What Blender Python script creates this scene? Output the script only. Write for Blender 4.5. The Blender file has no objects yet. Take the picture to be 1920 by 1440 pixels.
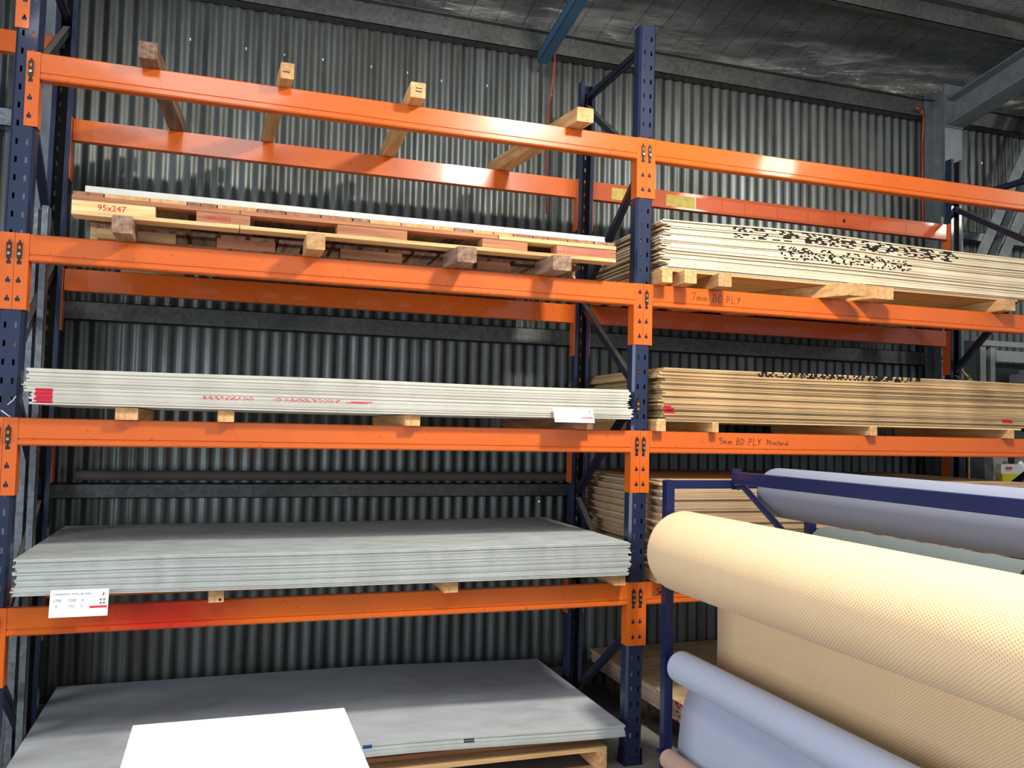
import bpy, math, random
from mathutils import Matrix, Vector
random.seed(7)
C = bpy.context.scene.collection
sc = bpy.context.scene

# ------------------------------------------------------------------ camera, world, lights, exposure
cam_d = bpy.data.cameras.new('camera'); cam = bpy.data.objects.new('camera', cam_d); C.objects.link(cam)
cam_d.sensor_fit = 'HORIZONTAL'; cam_d.sensor_width = 36.0
cam_d.lens = 1606.44 * 36.0 / 1920.0
cam_d.clip_start = .05; cam_d.clip_end = 200
R0 = (0.94763715, -0.31867298, 0.02076918); R1 = (-0.03639964, -0.04317156, 0.99840437); R2 = (0.31726786, 0.94688106, 0.05251056)
m = Matrix.Identity(4)
for i in range(3):
    m[i][0] = R0[i]; m[i][1] = R1[i]; m[i][2] = -R2[i]
m[0][3], m[1][3], m[2][3] = -1.97279, -3.94812, 1.66859
cam.matrix_world = m
sc.camera = cam

w = bpy.data.worlds.new('sky'); sc.world = w; w.use_nodes = True
bgn = w.node_tree.nodes['Background']; bgn.inputs[0].default_value = (.66, .80, 1, 1); bgn.inputs[1].default_value = .8

def area(name, loc, target, sx, sy, power, col, spread=math.pi):
    d = bpy.data.lights.new(name, 'AREA'); d.shape = 'RECTANGLE'; d.size = sx; d.size_y = sy
    d.energy = power; d.color = col; d.spread = spread
    o = bpy.data.objects.new(name, d); C.objects.link(o); o.location = loc
    o.rotation_euler = (Vector(target) - Vector(loc)).to_track_quat('-Z', 'Y').to_euler()
    return o
area('bay_lamp', (.12, -2.2, 4.12), (.0, -1.2, 0), .34, .34, 180, (1, .94, .84))
ld = bpy.data.lights.new('second_bay_lamp', 'POINT'); ld.energy = 75; ld.color = (1, .90, .74); ld.shadow_soft_size = .16
lo_ = bpy.data.objects.new('second_bay_lamp', ld); C.objects.link(lo_); lo_.location = (2.95, -2.9, 4.23)
ld3 = bpy.data.lights.new('right_wall_fill_lamp', 'POINT'); ld3.energy = 90; ld3.color = (1, .92, .78); ld3.shadow_soft_size = .16  # unseen fill lamp added to brighten the wall right of the column
lo3 = bpy.data.objects.new('right_wall_fill_lamp', ld3); C.objects.link(lo3); lo3.location = (5.9, -2.2, 4.2)
area('doorway_daylight', (-1.0, -9.6, 2.7), (-.6, 0, 1.9), 9, 4.6, 66, (.86, .93, 1))
area('roof_fill_light', (-2.3, -3.9, 4.95), (-.9, -2.6, 0), 2.4, 1.4, 125, (.97, .98, 1))  # unseen fill light added under the roof to brighten the carpet rolls
area('side_door_daylight', (-8.1, -3.6, 2.0), (0, -2.2, 1.2), 4.4, 3.8, 420, (.84, .91, 1))

sc.view_settings.view_transform = 'Standard'; sc.view_settings.look = 'None'
sc.view_settings.gamma = 1; sc.view_settings.use_curve_mapping = False
sc.view_settings.exposure = 0.0

# ------------------------------------------------------------------ materials
def srgb(r, g, b):
    f = lambda c: ((c/255)/12.92 if c/255 <= .04045 else ((c/255+.055)/1.055)**2.4)
    return (f(r), f(g), f(b), 1)
class NT:
    def __init__(s, name):
        s.m = bpy.data.materials.new(name); s.m.use_nodes = True
        s.t = s.m.node_tree; s.b = s.t.nodes['Principled BSDF']
    def n(s, t, **k):
        x = s.t.nodes.new(t)
        for a, v in k.items():
            if a.startswith('i_'): x.inputs[int(a[2:])].default_value = v
            else: setattr(x, a, v)
        return x
    def l(s, a, b): s.t.links.new(a, b)
    def coord(s, kind='Object', scale=(1, 1, 1)):
        c = s.n('ShaderNodeTexCoord'); mp = s.n('ShaderNodeMapping'); mp.inputs['Scale'].default_value = scale
        s.l(c.outputs[kind], mp.inputs[0]); return mp.outputs[0]
    def noise(s, vec, scale, detail=3, rough=.55):
        x = s.n('ShaderNodeTexNoise'); x.inputs['Scale'].default_value = scale; x.inputs['Detail'].default_value = detail
        x.inputs['Roughness'].default_value = rough
        if vec is not None: s.l(vec, x.inputs['Vector'])
        return x.outputs['Fac']
    def ramp(s, fac, stops):
        x = s.n('ShaderNodeValToRGB'); e = x.color_ramp.elements
        while len(e) < len(stops): e.new(.5)
        for i, (p, c) in enumerate(stops): e[i].position = p; e[i].color = c if len(c) == 4 else (*c, 1)
        s.l(fac, x.inputs[0]); return x.outputs[0]
    def mix(s, fac, a, b, mode='MIX'):
        x = s.n('ShaderNodeMix', data_type='RGBA', blend_type=mode)
        for sock, v in ((0, fac), (6, a), (7, b)):
            if hasattr(v, 'node'): s.l(v, x.inputs[sock])
            else: x.inputs[sock].default_value = v
        return x.outputs[2]
    def math(s, op, a, b=0.0):
        x = s.n('ShaderNodeMath', operation=op)
        for i, v in enumerate((a, b)):
            if hasattr(v, 'node'): s.l(v, x.inputs[i])
            else: x.inputs[i].default_value = v
        return x.outputs[0]
    def bump(s, h, strength=.3, dist=.01):
        x = s.n('ShaderNodeBump'); x.inputs['Strength'].default_value = strength; x.inputs['Distance'].default_value = dist
        s.l(h, x.inputs['Height']); s.l(x.outputs[0], s.b.inputs['Normal'])
    def set(s, col=None, rough=.5, metal=0, spec=.5):
        if col is not None:
            if hasattr(col, 'node'): s.l(col, s.b.inputs['Base Color'])
            else: s.b.inputs['Base Color'].default_value = col
        if hasattr(rough, 'node'): s.l(rough, s.b.inputs['Roughness'])
        else: s.b.inputs['Roughness'].default_value = rough
        s.b.inputs['Metallic'].default_value = metal
        s.b.inputs['Specular IOR Level'].default_value = spec
        return s.m

def paint(name, col, dirt, scuff=(.75, .6, .5, 1), rough=.30, amount=.5, stain=None):
    t = NT(name); v = t.coord()
    a = t.noise(v, 2.2, 4); b = t.noise(v, 38, 4, .7)
    c = t.mix(t.ramp(a, [(.35, (0, 0, 0)), (.75, (1, 1, 1))]), col, tuple(x*.86 for x in col[:3])+(1,))
    if stain:
        sx, sy, sz, rad, scol = stain
        g = t.n('ShaderNodeNewGeometry'); vm = t.n('ShaderNodeVectorMath', operation='DISTANCE'); mp = t.n('ShaderNodeMapping')
        mp.inputs['Scale'].default_value = (1, .2, 1.5); t.l(g.outputs['Position'], mp.inputs[0]); t.l(mp.outputs[0], vm.inputs[0]); vm.inputs[1].default_value = (sx, sy*.2, sz*1.5)
        c = t.mix(t.ramp(t.math('DIVIDE', vm.outputs['Value'], rad), [(.2, (.85, .85, .85)), (1, (0, 0, 0))]), c, scol)
    c = t.mix(t.ramp(b, [(.63, (0, 0, 0)), (.70, (amount,)*3)]), c, dirt)
    c = t.mix(t.ramp(t.noise(v, 5, 5, .7), [(.56, (0, 0, 0)), (.8, (.45,)*3)]), c, tuple(x*.6 for x in col[:3])+(1,))
    d = t.noise(v, 21, 5, .75)
    c = t.mix(t.ramp(d, [(.70, (0, 0, 0)), (.735, (.7,)*3)]), c, scuff)
    t.bump(b, .04, .002)
    t.b.inputs['Coat Weight'].default_value = .3; t.b.inputs['Coat Roughness'].default_value = .07
    return t.set(c, rough, 0, .3)
def wood(name, c1, c2, c3, axis='X', rough=.8):
    t = NT(name); sc_ = {'X': (1.2, 26, 26), 'Y': (26, 1.2, 26), 'Z': (26, 26, 1.2)}[axis]
    v = t.coord('Object', sc_); a = t.noise(v, 1.6, 5, .6); b = t.noise(t.coord(), 7, 3)
    c = t.ramp(a, [(.3, c3), (.5, c1), (.72, c2)])
    oi = t.n('ShaderNodeObjectInfo')
    c = t.mix(t.ramp(oi.outputs['Random'], [(0, (.72, .68, .64)), (1, (1.0, 1.0, 1.0))]), (0, 0, 0, 1), c, 'MULTIPLY') if False else c
    hs = t.n('ShaderNodeHueSaturation'); t.l(c, hs.inputs['Color'])
    t.l(t.math('MULTIPLY_ADD', oi.outputs['Random'], .35) if False else t.math('ADD', t.math('MULTIPLY', oi.outputs['Random'], .3), .82), hs.inputs['Value'])
    c = t.mix(t.ramp(b, [(.62, (0, 0, 0)), (.8, (.35,)*3)]), hs.outputs[0], tuple(x*.45 for x in c1[:3])+(1,))
    t.bump(a, .15, .004)
    return t.set(c, rough, 0, .25)
def sheetmat(name, col, col2, col3, streak=(1, 30, 220), rough=.75, var=.16, bump=.1):
    """pale board edge or face: long streaks, soft stains, a little different on every sheet"""
    t = NT(name); v = t.coord('Object', streak); a = t.noise(v, 3, 4, .6); b = t.noise(t.coord(), 3.2, 4)
    c = t.ramp(a, [(.32, col3), (.5, col), (.7, col2)])
    c = t.mix(t.ramp(b, [(.45, (0, 0, 0)), (.75, (.4,)*3)]), c, col3)
    oi = t.n('ShaderNodeObjectInfo'); hs = t.n('ShaderNodeHueSaturation'); t.l(c, hs.inputs['Color'])
    t.l(t.math('ADD', t.math('MULTIPLY', oi.outputs['Random'], var), 1-var*.6), hs.inputs['Value'])
    t.bump(a, bump, .002)
    return t.set(hs.outputs[0], rough, 0, .3)
def plain(name, col, rough=.6, metal=0, spec=.4, nscale=12, var=.12):
    t = NT(name); a = t.noise(t.coord(), nscale, 4)
    c = t.mix(t.ramp(a, [(.3, (0, 0, 0)), (.7, (1, 1, 1))]), col, tuple(x*(1-var) for x in col[:3])+(1,))
    return t.set(c, rough, metal, spec)
def galv(name, col, col2, rough=.42, metal=.75, scale=45, bump=.05):
    t = NT(name); vo = t.n('ShaderNodeTexVoronoi'); vo.inputs['Scale'].default_value = scale; t.l(t.coord(), vo.inputs['Vector'])
    a = t.noise(t.coord(), 2.5, 5)
    c = t.mix(t.ramp(vo.outputs['Color'], [(.1, (0, 0, 0)), (.9, (1, 1, 1))]), col, col2)
    c = t.mix(t.ramp(a, [(.45, (0, 0, 0)), (.7, (.5,)*3)]), c, tuple(x*.45 for x in col[:3])+(1,))
    t.bump(vo.outputs['Distance'], bump, .004)
    return t.set(c, rough, metal)

M = {}
ORG = srgb(210, 97, 26)
M['orange'] = paint('orange_paint', ORG, srgb(70, 30, 16), srgb(240, 170, 120))
M['orange_stained'] = paint('orange_paint_with_red_overspray', ORG, srgb(70, 30, 16), srgb(240, 170, 120), stain=(-2.2, 0, .85, .44, srgb(190, 28, 22)))
M['old_orange'] = paint('older_orange_paint', srgb(184, 82, 38), srgb(70, 34, 20), srgb(225, 150, 105), .36)
M['blue'] = paint('blue_upright_paint', srgb(30, 39, 66), srgb(18, 22, 32), srgb(150, 155, 165), .36)
M['blue_dark'] = paint('blue_brace_paint', srgb(22, 28, 50), srgb(14, 18, 34), srgb(120, 120, 120), .4)
M['blue_stand'] = paint('blue_stand_paint', srgb(25, 36, 76), srgb(18, 24, 44), srgb(120, 130, 160), .32, .2)
M['brace_dusty'] = plain('dusty_brace_top', srgb(112, 104, 92), .9)
M['clip'] = plain('dark_steel_clip', srgb(62, 56, 48), .45, .7)
M['bolt'] = plain('zinc_bolt', srgb(170, 170, 150), .35, .9)
M['yellow_plate'] = plain('faded_yellow_label', srgb(196, 176, 84), .6, nscale=30, var=.3)
M['tape'] = plain('orange_tape', srgb(205, 92, 46), .35)
M['galv_wall'] = None
M['galv'] = galv('galvanised_steel', srgb(120, 126, 130), srgb(150, 156, 160))
M['galv_dark'] = galv('dull_galvanised_steel', srgb(84, 85, 83), srgb(104, 105, 103), .5, .55)
M['galv_bright'] = galv('spangled_galvanised_steel', srgb(150, 152, 150), srgb(210, 212, 210), .34, .85, 60, .12)
M['steel_grey'] = galv('grey_structural_steel', srgb(112, 120, 124), srgb(126, 134, 138), .5, .4, 20, .02)
M['roof_blue'] = plain('blue_grey_roof_steel', srgb(62, 98, 128), .5, .2)
M['pine'] = wood('pale_pine', srgb(198, 152, 102), srgb(216, 176, 126), srgb(172, 124, 78), 'Y')
M['pine_x'] = wood('pale_pine_boards', srgb(198, 158, 108), srgb(218, 182, 130), srgb(176, 130, 84), 'X')
M['weathered'] = wood('weathered_timber', srgb(138, 108, 88), srgb(170, 146, 122), srgb(98, 72, 58), 'Y')
M['redwood'] = wood('brown_hardwood', srgb(172, 116, 82), srgb(190, 134, 98), srgb(134, 84, 62), 'X')
M['redwood_y'] = wood('brown_hardwood_boards', srgb(150, 102, 78), srgb(172, 124, 94), srgb(112, 72, 56), 'Y')
M['cream_wood'] = wood('cream_softwood', srgb(222, 184, 128), srgb(236, 206, 152), srgb(196, 150, 98), 'X')
M['fc_face'] = sheetmat('fibre_cement_face', srgb(172, 178, 178), srgb(186, 190, 188), srgb(158, 164, 164), (2, 4, 3), .7, .05)
M['fc_edge'] = sheetmat('fibre_cement_edge', srgb(178, 182, 176), srgb(206, 208, 200), srgb(136, 140, 136), (5, 40, 400))
M['fcb_face'] = sheetmat('grey_board_face', srgb(180, 184, 188), srgb(190, 194, 197), srgb(168, 171, 175), (1.5, 3, 3), .62, .05)
M['cl_face'] = sheetmat('cladding_sheet_face', srgb(222, 218, 206), srgb(232, 228, 218), srgb(206, 200, 188), (2, 4, 3), .7, .05)
M['cl_edge'] = sheetmat('cladding_sheet_edge', srgb(198, 194, 181), srgb(212, 208, 196), srgb(158, 152, 138), (2.5, 30, 500), .75, .18)
M['white_panel'] = plain('white_panel', srgb(204, 202, 190), .5)
M['ply_face'] = sheetmat('plywood_face', srgb(206, 178, 134), srgb(222, 198, 156), srgb(176, 140, 96), (1.2, 9, 3), .75, .08)
M['ply7_edge'] = sheetmat('pale_plywood_edge', srgb(222, 206, 176), srgb(234, 222, 196), srgb(186, 164, 130), (1.6, 30, 420), .8, .14)
M['ply9_edge'] = sheetmat('plywood_edge', srgb(190, 158, 114), srgb(208, 180, 136), srgb(120, 88, 62), (1.3, 30, 330), .8, .36)
M['ply12_edge'] = sheetmat('brown_plywood_edge', srgb(176, 148, 116), srgb(198, 172, 138), srgb(118, 90, 70), (1.5, 30, 300), .8, .3)
M['plyf_edge'] = sheetmat('floor_plywood_edge', srgb(196, 168, 140), srgb(216, 192, 166), srgb(140, 108, 90), (1.5, 30, 300), .8, .3)
M['black_ink'] = plain('black_ink', srgb(20, 18, 18), .8)
M['red_ink'] = plain('red_spray_ink', srgb(196, 30, 52), .8)
M['red_faint'] = plain('faint_red_ink', srgb(214, 96, 100), .8)
M['blue_ink'] = plain('blue_ink', srgb(20, 80, 140), .8)
M['grey_ink'] = plain('grey_print', srgb(104, 110, 116), .8)
M['paper'] = plain('white_label_paper', srgb(246, 246, 242), .6, var=.03)
M['red_print'] = plain('red_print', srgb(214, 40, 60), .6)
M['dark_print'] = plain('dark_print', srgb(60, 60, 66), .7)
M['marker'] = plain('black_marker', srgb(60, 26, 14), .7)
M['cable'] = plain('red_conduit', srgb(168, 72, 50), .6)
M['white_top'] = plain('white_laminate', srgb(250, 250, 250), .45, var=.01)
M['concrete'] = None
M['dark_panel'] = plain('dark_green_panel', srgb(38, 46, 46), .6)
M['grey_panel'] = plain('grey_panel', srgb(140, 142, 146), .5, nscale=4)
M['mid_panel'] = plain('grey_green_panel', srgb(76, 84, 80), .6)
M['light_frame'] = plain('pale_grey_frame', srgb(140, 146, 142), .5)
M['yellow'] = plain('yellow_shelf_edge', srgb(224, 208, 44), .5)
M['shelf_white'] = plain('white_shelf_edge', srgb(236, 234, 226), .5)
M['rail_brown'] = plain('grey_brown_rail', srgb(92, 84, 76), .8)
M['inner_shade'] = plain('shaded_upright_inside', srgb(30, 27, 27), .8)  # shade inside the C section, put into the colour as near-black
M['core'] = plain('cardboard_core', srgb(186, 152, 130), .8)

def corr_wall():
    t = NT('corrugated_galvanised_wall'); v = t.coord('Object', (1, 1, .12)); a = t.noise(v, 9, 5, .6); b = t.noise(t.coord(), 1.1, 4)
    c = t.ramp(a, [(.3, srgb(70, 72, 69)), (.55, srgb(98, 102, 99)), (.8, srgb(114, 120, 118))])
    c = t.mix(t.ramp(b, [(.45, (0, 0, 0)), (.7, (.5,)*3)]), c, srgb(72, 67, 58))
    r = t.ramp(b, [(.3, (.34,)*3), (.75, (.5,)*3)])
    return t.set(c, r, .6)
M['galv_wall'] = corr_wall()
def conc():
    t = NT('concrete_floor'); a = t.noise(t.coord(), 1.4, 6); b = t.noise(t.coord(), 60, 3)
    c = t.ramp(a, [(.3, srgb(96, 92, 86)), (.7, srgb(140, 136, 128))]); t.bump(b, .15, .003)
    return t.set(c, .75)
M['concrete'] = conc()
def foil():
    t = NT('foil_sarking'); v = t.coord('Object', (1.0, 2.6, 1)); a = t.noise(v, 4.5, 8, .7); b = t.noise(t.coord('Object', (1, 4, 1)), 1.2, 4)
    a2 = t.noise(t.coord('Object', (1, 3.5, 1)), 13, 6, .7)
    ridge = t.math('ABSOLUTE', t.math('SUBTRACT', a2, .5))
    sep = t.n('ShaderNodeSeparateXYZ'); t.l(t.coord(), sep.inputs[0])
    ln = t.math('LESS_THAN', t.math('PINGPONG', sep.outputs[0], .09), .0022)
    c = t.ramp(b, [(.35, srgb(140, 144, 144)), (.7, srgb(188, 188, 182))])
    c = t.mix(ln, c, srgb(60, 62, 62))
    t.bump(t.math('ADD', a, t.math('MULTIPLY', ridge, 1.6)), 1.0, .15)
    return t.set(c, t.ramp(b, [(.3, (.14,)*3), (.7, (.3,)*3)]), .62)
M['foil'] = foil()
def carpet(name, col, dark, pitch, kind):
    t = NT(name); c = t.n('ShaderNodeTexCoord'); sep = t.n('ShaderNodeSeparateXYZ'); t.l(c.outputs['UV'], sep.inputs[0])
    k = 2*math.pi/pitch
    u = t.math('SINE', t.math('MULTIPLY', sep.outputs[0], k)); v = t.math('SINE', t.math('MULTIPLY', sep.outputs[1], k*.8))
    h = t.math('MULTIPLY', u, v) if kind == 'dot' else u
    n = t.noise(t.coord(), 900 if kind != 'felt' else 260, 3, .7); n2 = t.noise(t.coord('UV'), 5, 3)
    if kind == 'felt': h = n
    cc = t.mix(t.ramp(h, [(.25, (0, 0, 0)), (.85, (1, 1, 1))]), col, dark)
    cc = t.mix(t.ramp(n2, [(.35, (0, 0, 0)), (.7, (.35,)*3)]), cc, tuple(.6*a+.4*b for a, b in zip(col, dark)))
    t.bump(t.math('ADD', t.math('MULTIPLY', h, -1.0), t.math('MULTIPLY', n, .8)), .35, .0015)
    t.b.inputs['Sheen Weight'].default_value = .15
    return t.set(cc, .95, 0, .1)
M['cream_carpet'] = carpet('cream_woven_carpet', srgb(238, 207, 163), srgb(192, 153, 110), .0125, 'dot')
M['blue_carpet'] = carpet('pale_blue_ribbed_carpet', srgb(190, 198, 216), srgb(160, 168, 190), .007, 'rib')
M['felt'] = carpet('blue_white_felt', srgb(122, 129, 146), srgb(110, 117, 134), .02, 'felt')
M['grey_velvet'] = carpet('grey_green_velvet', srgb(104, 115, 117), srgb(80, 91, 92), .02, 'felt')
M['pink_carpet'] = carpet('dusty_pink_carpet', srgb(196, 160, 142), srgb(160, 124, 108), .008, 'rib')

# ------------------------------------------------------------------ builders
WLOC = {}
class MB:
    def __init__(s): s.v = []; s.f = []; s.mi = []; s.uv = {}
    def add(s, vs, fs, mi=0):
        b = len(s.v); s.v += [tuple(v) for v in vs]
        for f in fs: s.f.append(tuple(b+i for i in f)); s.mi.append(mi)
    def hexa(s, p, mi=0):  # 8 points: bottom ring 4, top ring 4
        s.add(p, [(3, 2, 1, 0), (4, 5, 6, 7), (0, 1, 5, 4), (1, 2, 6, 5), (2, 3, 7, 6), (3, 0, 4, 7)], mi)
    def box(s, x0, x1, y0, y1, z0, z1, mi=0, b=0):
        if b > 0: return s.prism([(x0+b, z0), (x1-b, z0), (x1, z0+b), (x1, z1-b), (x1-b, z1), (x0+b, z1), (x0, z1-b), (x0, z0+b)], 'Y', y0, y1, mi)
        s.hexa([(x0, y0, z0), (x1, y0, z0), (x1, y1, z0), (x0, y1, z0), (x0, y0, z1), (x1, y0, z1), (x1, y1, z1), (x0, y1, z1)], mi)
    def prism(s, prof, axis, a0, a1, mi=0):
        P = {'X': lambda p, a: (a, p[0], p[1]), 'Y': lambda p, a: (p[0], a, p[1]), 'Z': lambda p, a: (p[0], p[1], a)}[axis]
        n = len(prof); vs = [P(p, a0) for p in prof] + [P(p, a1) for p in prof]
        s.add(vs, [tuple(range(n-1, -1, -1)), tuple(range(n, 2*n))] + [(i, (i+1) % n, n+(i+1) % n, n+i) for i in range(n)], mi)
    def bar(s, p, q, wx, wy, up=(0, 0, 1), mi=0):  # rectangular bar between two points
        p, q = Vector(p), Vector(q); d = (q-p).normalized(); a = d.cross(Vector(up)).normalized()*wx/2; b = a.cross(d).normalized()*wy/2
        s.hexa([p-a-b, p+a-b, p+a+b, p-a+b, q-a-b, q+a-b, q+a+b, q-a+b], mi)
    def cyl(s, p, q, r, n=16, mi=0, r2=None):
        p, q = Vector(p), Vector(q); d = (q-p).normalized(); a = d.orthogonal().normalized(); b = d.cross(a); r2 = r if r2 is None else r2
        vs = [p+r*(a*math.cos(t)+b*math.sin(t)) for t in [2*math.pi*i/n for i in range(n)]] + [q+r2*(a*math.cos(t)+b*math.sin(t)) for t in [2*math.pi*i/n for i in range(n)]]
        s.add(vs, [tuple(range(n-1, -1, -1)), tuple(range(n, 2*n))] + [(i, (i+1) % n, n+(i+1) % n, n+i) for i in range(n)], mi)
    def tube(s, pts, r, n=8, mi=0):
        for a, b in zip(pts[:-1], pts[1:]): s.cyl(a, b, r, n, mi)
    def rotz(s, cx, cy, ang):
        c, sn = math.cos(ang), math.sin(ang)
        s.v = [(cx+(x-cx)*c-(y-cy)*sn, cy+(x-cx)*sn+(y-cy)*c, z) for x, y, z in s.v]; return s
    def build(s, name, mats, parent=None, smooth=False):
        me = bpy.data.meshes.new(name); mats = mats if isinstance(mats, (list, tuple)) else [mats]
        if parent is None:
            xs, ys, zs = zip(*s.v); org = Vector(((min(xs)+max(xs))/2, (min(ys)+max(ys))/2, min(zs)))
        else: org = WLOC[parent.name]
        me.from_pydata([(x-org.x, y-org.y, z-org.z) for x, y, z in s.v], [], s.f)
        for mt in mats: me.materials.append(mt)
        if any(s.mi): me.polygons.foreach_set('material_index', s.mi)
        if smooth: me.polygons.foreach_set('use_smooth', [True]*len(s.f))
        me.update()
        o = bpy.data.objects.new(name, me); C.objects.link(o)
        if parent is None: o.location = org
        else: o.parent = parent
        WLOC[o.name] = org
        return o
def empty(name, loc):
    o = bpy.data.objects.new(name, None); C.objects.link(o); o.location = loc; WLOC[o.name] = Vector(loc); return o
def tag(o, label=None, cat=None, group=None, kind=None):
    if label: o['label'] = label
    if cat: o['category'] = cat
    if group: o['group'] = group
    if kind: o['kind'] = kind
    return o
def text(body, x, y, z, size, mat, parent, name='lettering', shear=0, ext=.0004, sx=1.0):
    d = bpy.data.curves.new(name, 'FONT'); d.body = body; d.size = size; d.extrude = ext; d.shear = shear; d.materials.append(mat); d.resolution_u = 2
    o = bpy.data.objects.new(name, d); C.objects.link(o); o.parent = parent
    o.location = Vector((x, y, z)) - WLOC[parent.name]; o.rotation_euler = (math.pi/2, 0, 0); o.scale = (sx, 1, 1)
    return o
ORD = ['top', 'second', 'third', 'fourth', 'fifth', 'sixth', 'seventh', 'eighth', 'ninth', 'tenth', 'eleventh', 'twelfth', 'thirteenth', 'fourteenth', 'fifteenth', 'sixteenth',
       'seventeenth', 'eighteenth', 'nineteenth', 'twentieth']
def ordinal(k):
    if k < 20: return ORD[k]
    k += 1; tens = {2: 'twenty', 3: 'thirty', 4: 'forty'}[k//10]; u = k % 10
    return (tens+'-'+['', 'first', 'second', 'third', 'fourth', 'fifth', 'sixth', 'seventh', 'eighth', 'ninth'][u]) if u else {2: 'twentieth', 3: 'thirtieth', 4: 'fortieth'}[k//10]

def lx(z): return .0095*(z-2.21)      # the rack leans a little to the right

# ------------------------------------------------------------------ building shell
YW = 1.30
def corrugated(x0, n, z0, z1, holes=(), pitch=.0762, amp=.008, seg=10):
    """one lapped wall sheet of n corrugations, with real holes where daylight comes through"""
    b = MB(); k = n*seg
    xs = [x0+pitch*i/seg for i in range(k+1)]
    yf = lambda x: YW - amp*math.cos(2*math.pi*x/pitch)
    hs = {}
    for hx, hz, hd in holes:
        i = int((hx-x0)/pitch*seg)
        if 0 <= i < k: hs.setdefault(i, []).append((hz, hd))
    for x in xs: b.v += [(x, yf(x), z0), (x, yf(x), z1)]
    for i in range(k):
        if i not in hs: b.f.append((2*i, 2*i+2, 2*i+3, 2*i+1)); b.mi.append(0); continue
        zb = z0
        for hz, hd in sorted(hs[i]):
            b.add([(xs[i], yf(xs[i]), zb), (xs[i+1], yf(xs[i+1]), zb), (xs[i+1], yf(xs[i+1]), hz-hd/2), (xs[i], yf(xs[i]), hz-hd/2)], [(0, 1, 2, 3)]); zb = hz+hd/2
        b.add([(xs[i], yf(xs[i]), zb), (xs[i+1], yf(xs[i+1]), zb), (xs[i+1], yf(xs[i+1]), z1), (xs[i], yf(xs[i]), z1)], [(0, 1, 2, 3)])
    return b
HOLES = [(-2.236, 3.904, .016), (-1.926, 3.898, .016), (-1.704, 3.898, .01), (-1.476, 3.905, .015), (-1.179, 3.908, .016), (-.954, 3.906, .014), (-.732, 3.885, .015), (-.429, 3.899, .016),
         (3.729, 3.883, .018), (-.011, 1.203, .010), (.355, .114, .014), (.02, 3.9, .006)]
wall = tag(empty('wall_back', (0, YW, 0)), 'corrugated galvanised steel wall behind the racking', kind='structure')
x = -7.6
while x < 10.5:
    o = corrugated(x, 10, -.02, 4.42, HOLES).build('wall_sheet', M['galv_wall'], wall, smooth=True)
    x += .762
b = MB(); b.box(-9, 12, -10, 1.6, -.12, 0); tag(b.build('floor', M['concrete']), 'grey concrete floor', kind='structure')
# ceiling: foil sarking sagging between its joints, rising away from the wall
ZC = lambda y: 4.31+.18*(1.25-y)
b = MB(); nx, ny = 430, 130; X0, X1, Y0, Y1 = -8.2, 11.0, -10, 1.28
from mathutils import noise as nz
for j in range(ny+1):
    t = j/ny; y = Y1+(Y0-Y1)*t**1.9
    for i in range(nx+1):
        u = i/nx; xx = X0+(X1-X0)*u
        sag = -.006*abs(math.sin(math.pi*xx/.30))**.5
        f = nz.fractal(Vector((xx*1.3, y*3.2, 1.7)), .9, 2.1, 4)
        g = nz.noise(Vector((xx*.7, y*.9, 7.1)))
        sag -= (.022*abs(f)**.8)*(.55+.9*max(0, g+.2)) + .02*nz.noise(Vector((xx*1.1, y*1.6, 4.2)))
        b.v.append((xx, y, ZC(y)+sag))
for j in range(ny):
    for i in range(nx):
        a = j*(nx+1)+i; b.f.append((a, a+1, a+nx+2, a+nx+1)); b.mi.append(0)
tag(b.build('ceiling', M['foil'], smooth=True), 'silver foil sarking under the roof', kind='structure')
for nm, xa, xb in (('wall_left', -8.3, -8.2), ('wall_right', 11.0, 11.1)):
    b = MB()
    if xa < 0: b.box(xa, xb, -1.0, 1.4, 0, 4.7); b.box(xa, xb, -10, -6.0, 0, 5.9); b.box(xa, xb, -6.0, -1.0, 4.1, 5.6)
    else: b.box(xa, xb, -7.0, 1.4, 0, 5.9)
    tag(b.build(nm, M['galv_wall']), 'plain galvanised side wall', kind='structure')

def csection(bm, x0, x1, y0, z0, z1, lip=.02, d=.065, t=.004):
    """C girt along x: web towards the room at y0, flanges back to the wall"""
    bm.box(x0, x1, y0, y0+t, z0, z1); bm.box(x0, x1, y0, y0+d, z1-t, z1); bm.box(x0, x1, y0, y0+d, z0, z0+t)
for nm, z0, z1, xa, xb, mt, lb in (
        ('girt', 4.135, 4.262, -7.6, 10.4, 'galv_dark', 'galvanised girt along the top of the wall'),
        ('girt', 2.215, 2.318, -7.6, 3.06, 'galv_dark', 'galvanised girt behind the third shelf'),
        ('girt', 1.245, 1.325, -7.6, 3.06, 'galv_dark', 'galvanised girt behind the second shelf'),
        ('girt', 3.235, 3.335, -7.6, -2.98, 'galv', 'short galvanised girt left of the first column'),
        ('girt', 3.215, 3.285, 3.22, 10.4, 'galv', 'galvanised girt right of the far column'),
        ('girt', .10, .17, -7.6, 10.4, 'galv_dark', 'low girt at the foot of the wall')):
    b = MB(); csection(b, xa, xb, 1.205, z0, z1, d=.084)
    if z0 > 4: b.box(xa, xb, 1.165, 1.205, z1-.004, z1+.002)
    tag(b.build(nm, M[mt]), lb, kind='structure')
b = MB(); b.cyl((-2.72, 1.19, 1.372), (2.9, 1.19, 1.366), .028, 12)
tag(b.build('wall_rail', M['rail_brown']), 'brown timber rail lying along the lower girt', 'rail')
def isection(bm, xc, y0, y1, z0, z1, w_=.165, tf=.012, tw=.008):
    bm.box(xc-w_/2, xc+w_/2, y0, y0+tf, z0, z1); bm.box(xc-w_/2, xc+w_/2, y1-tf, y1, z0, z1); bm.box(xc-tw/2, xc+tw/2, y0+tf, y1-tf, z0, z1)
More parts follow.
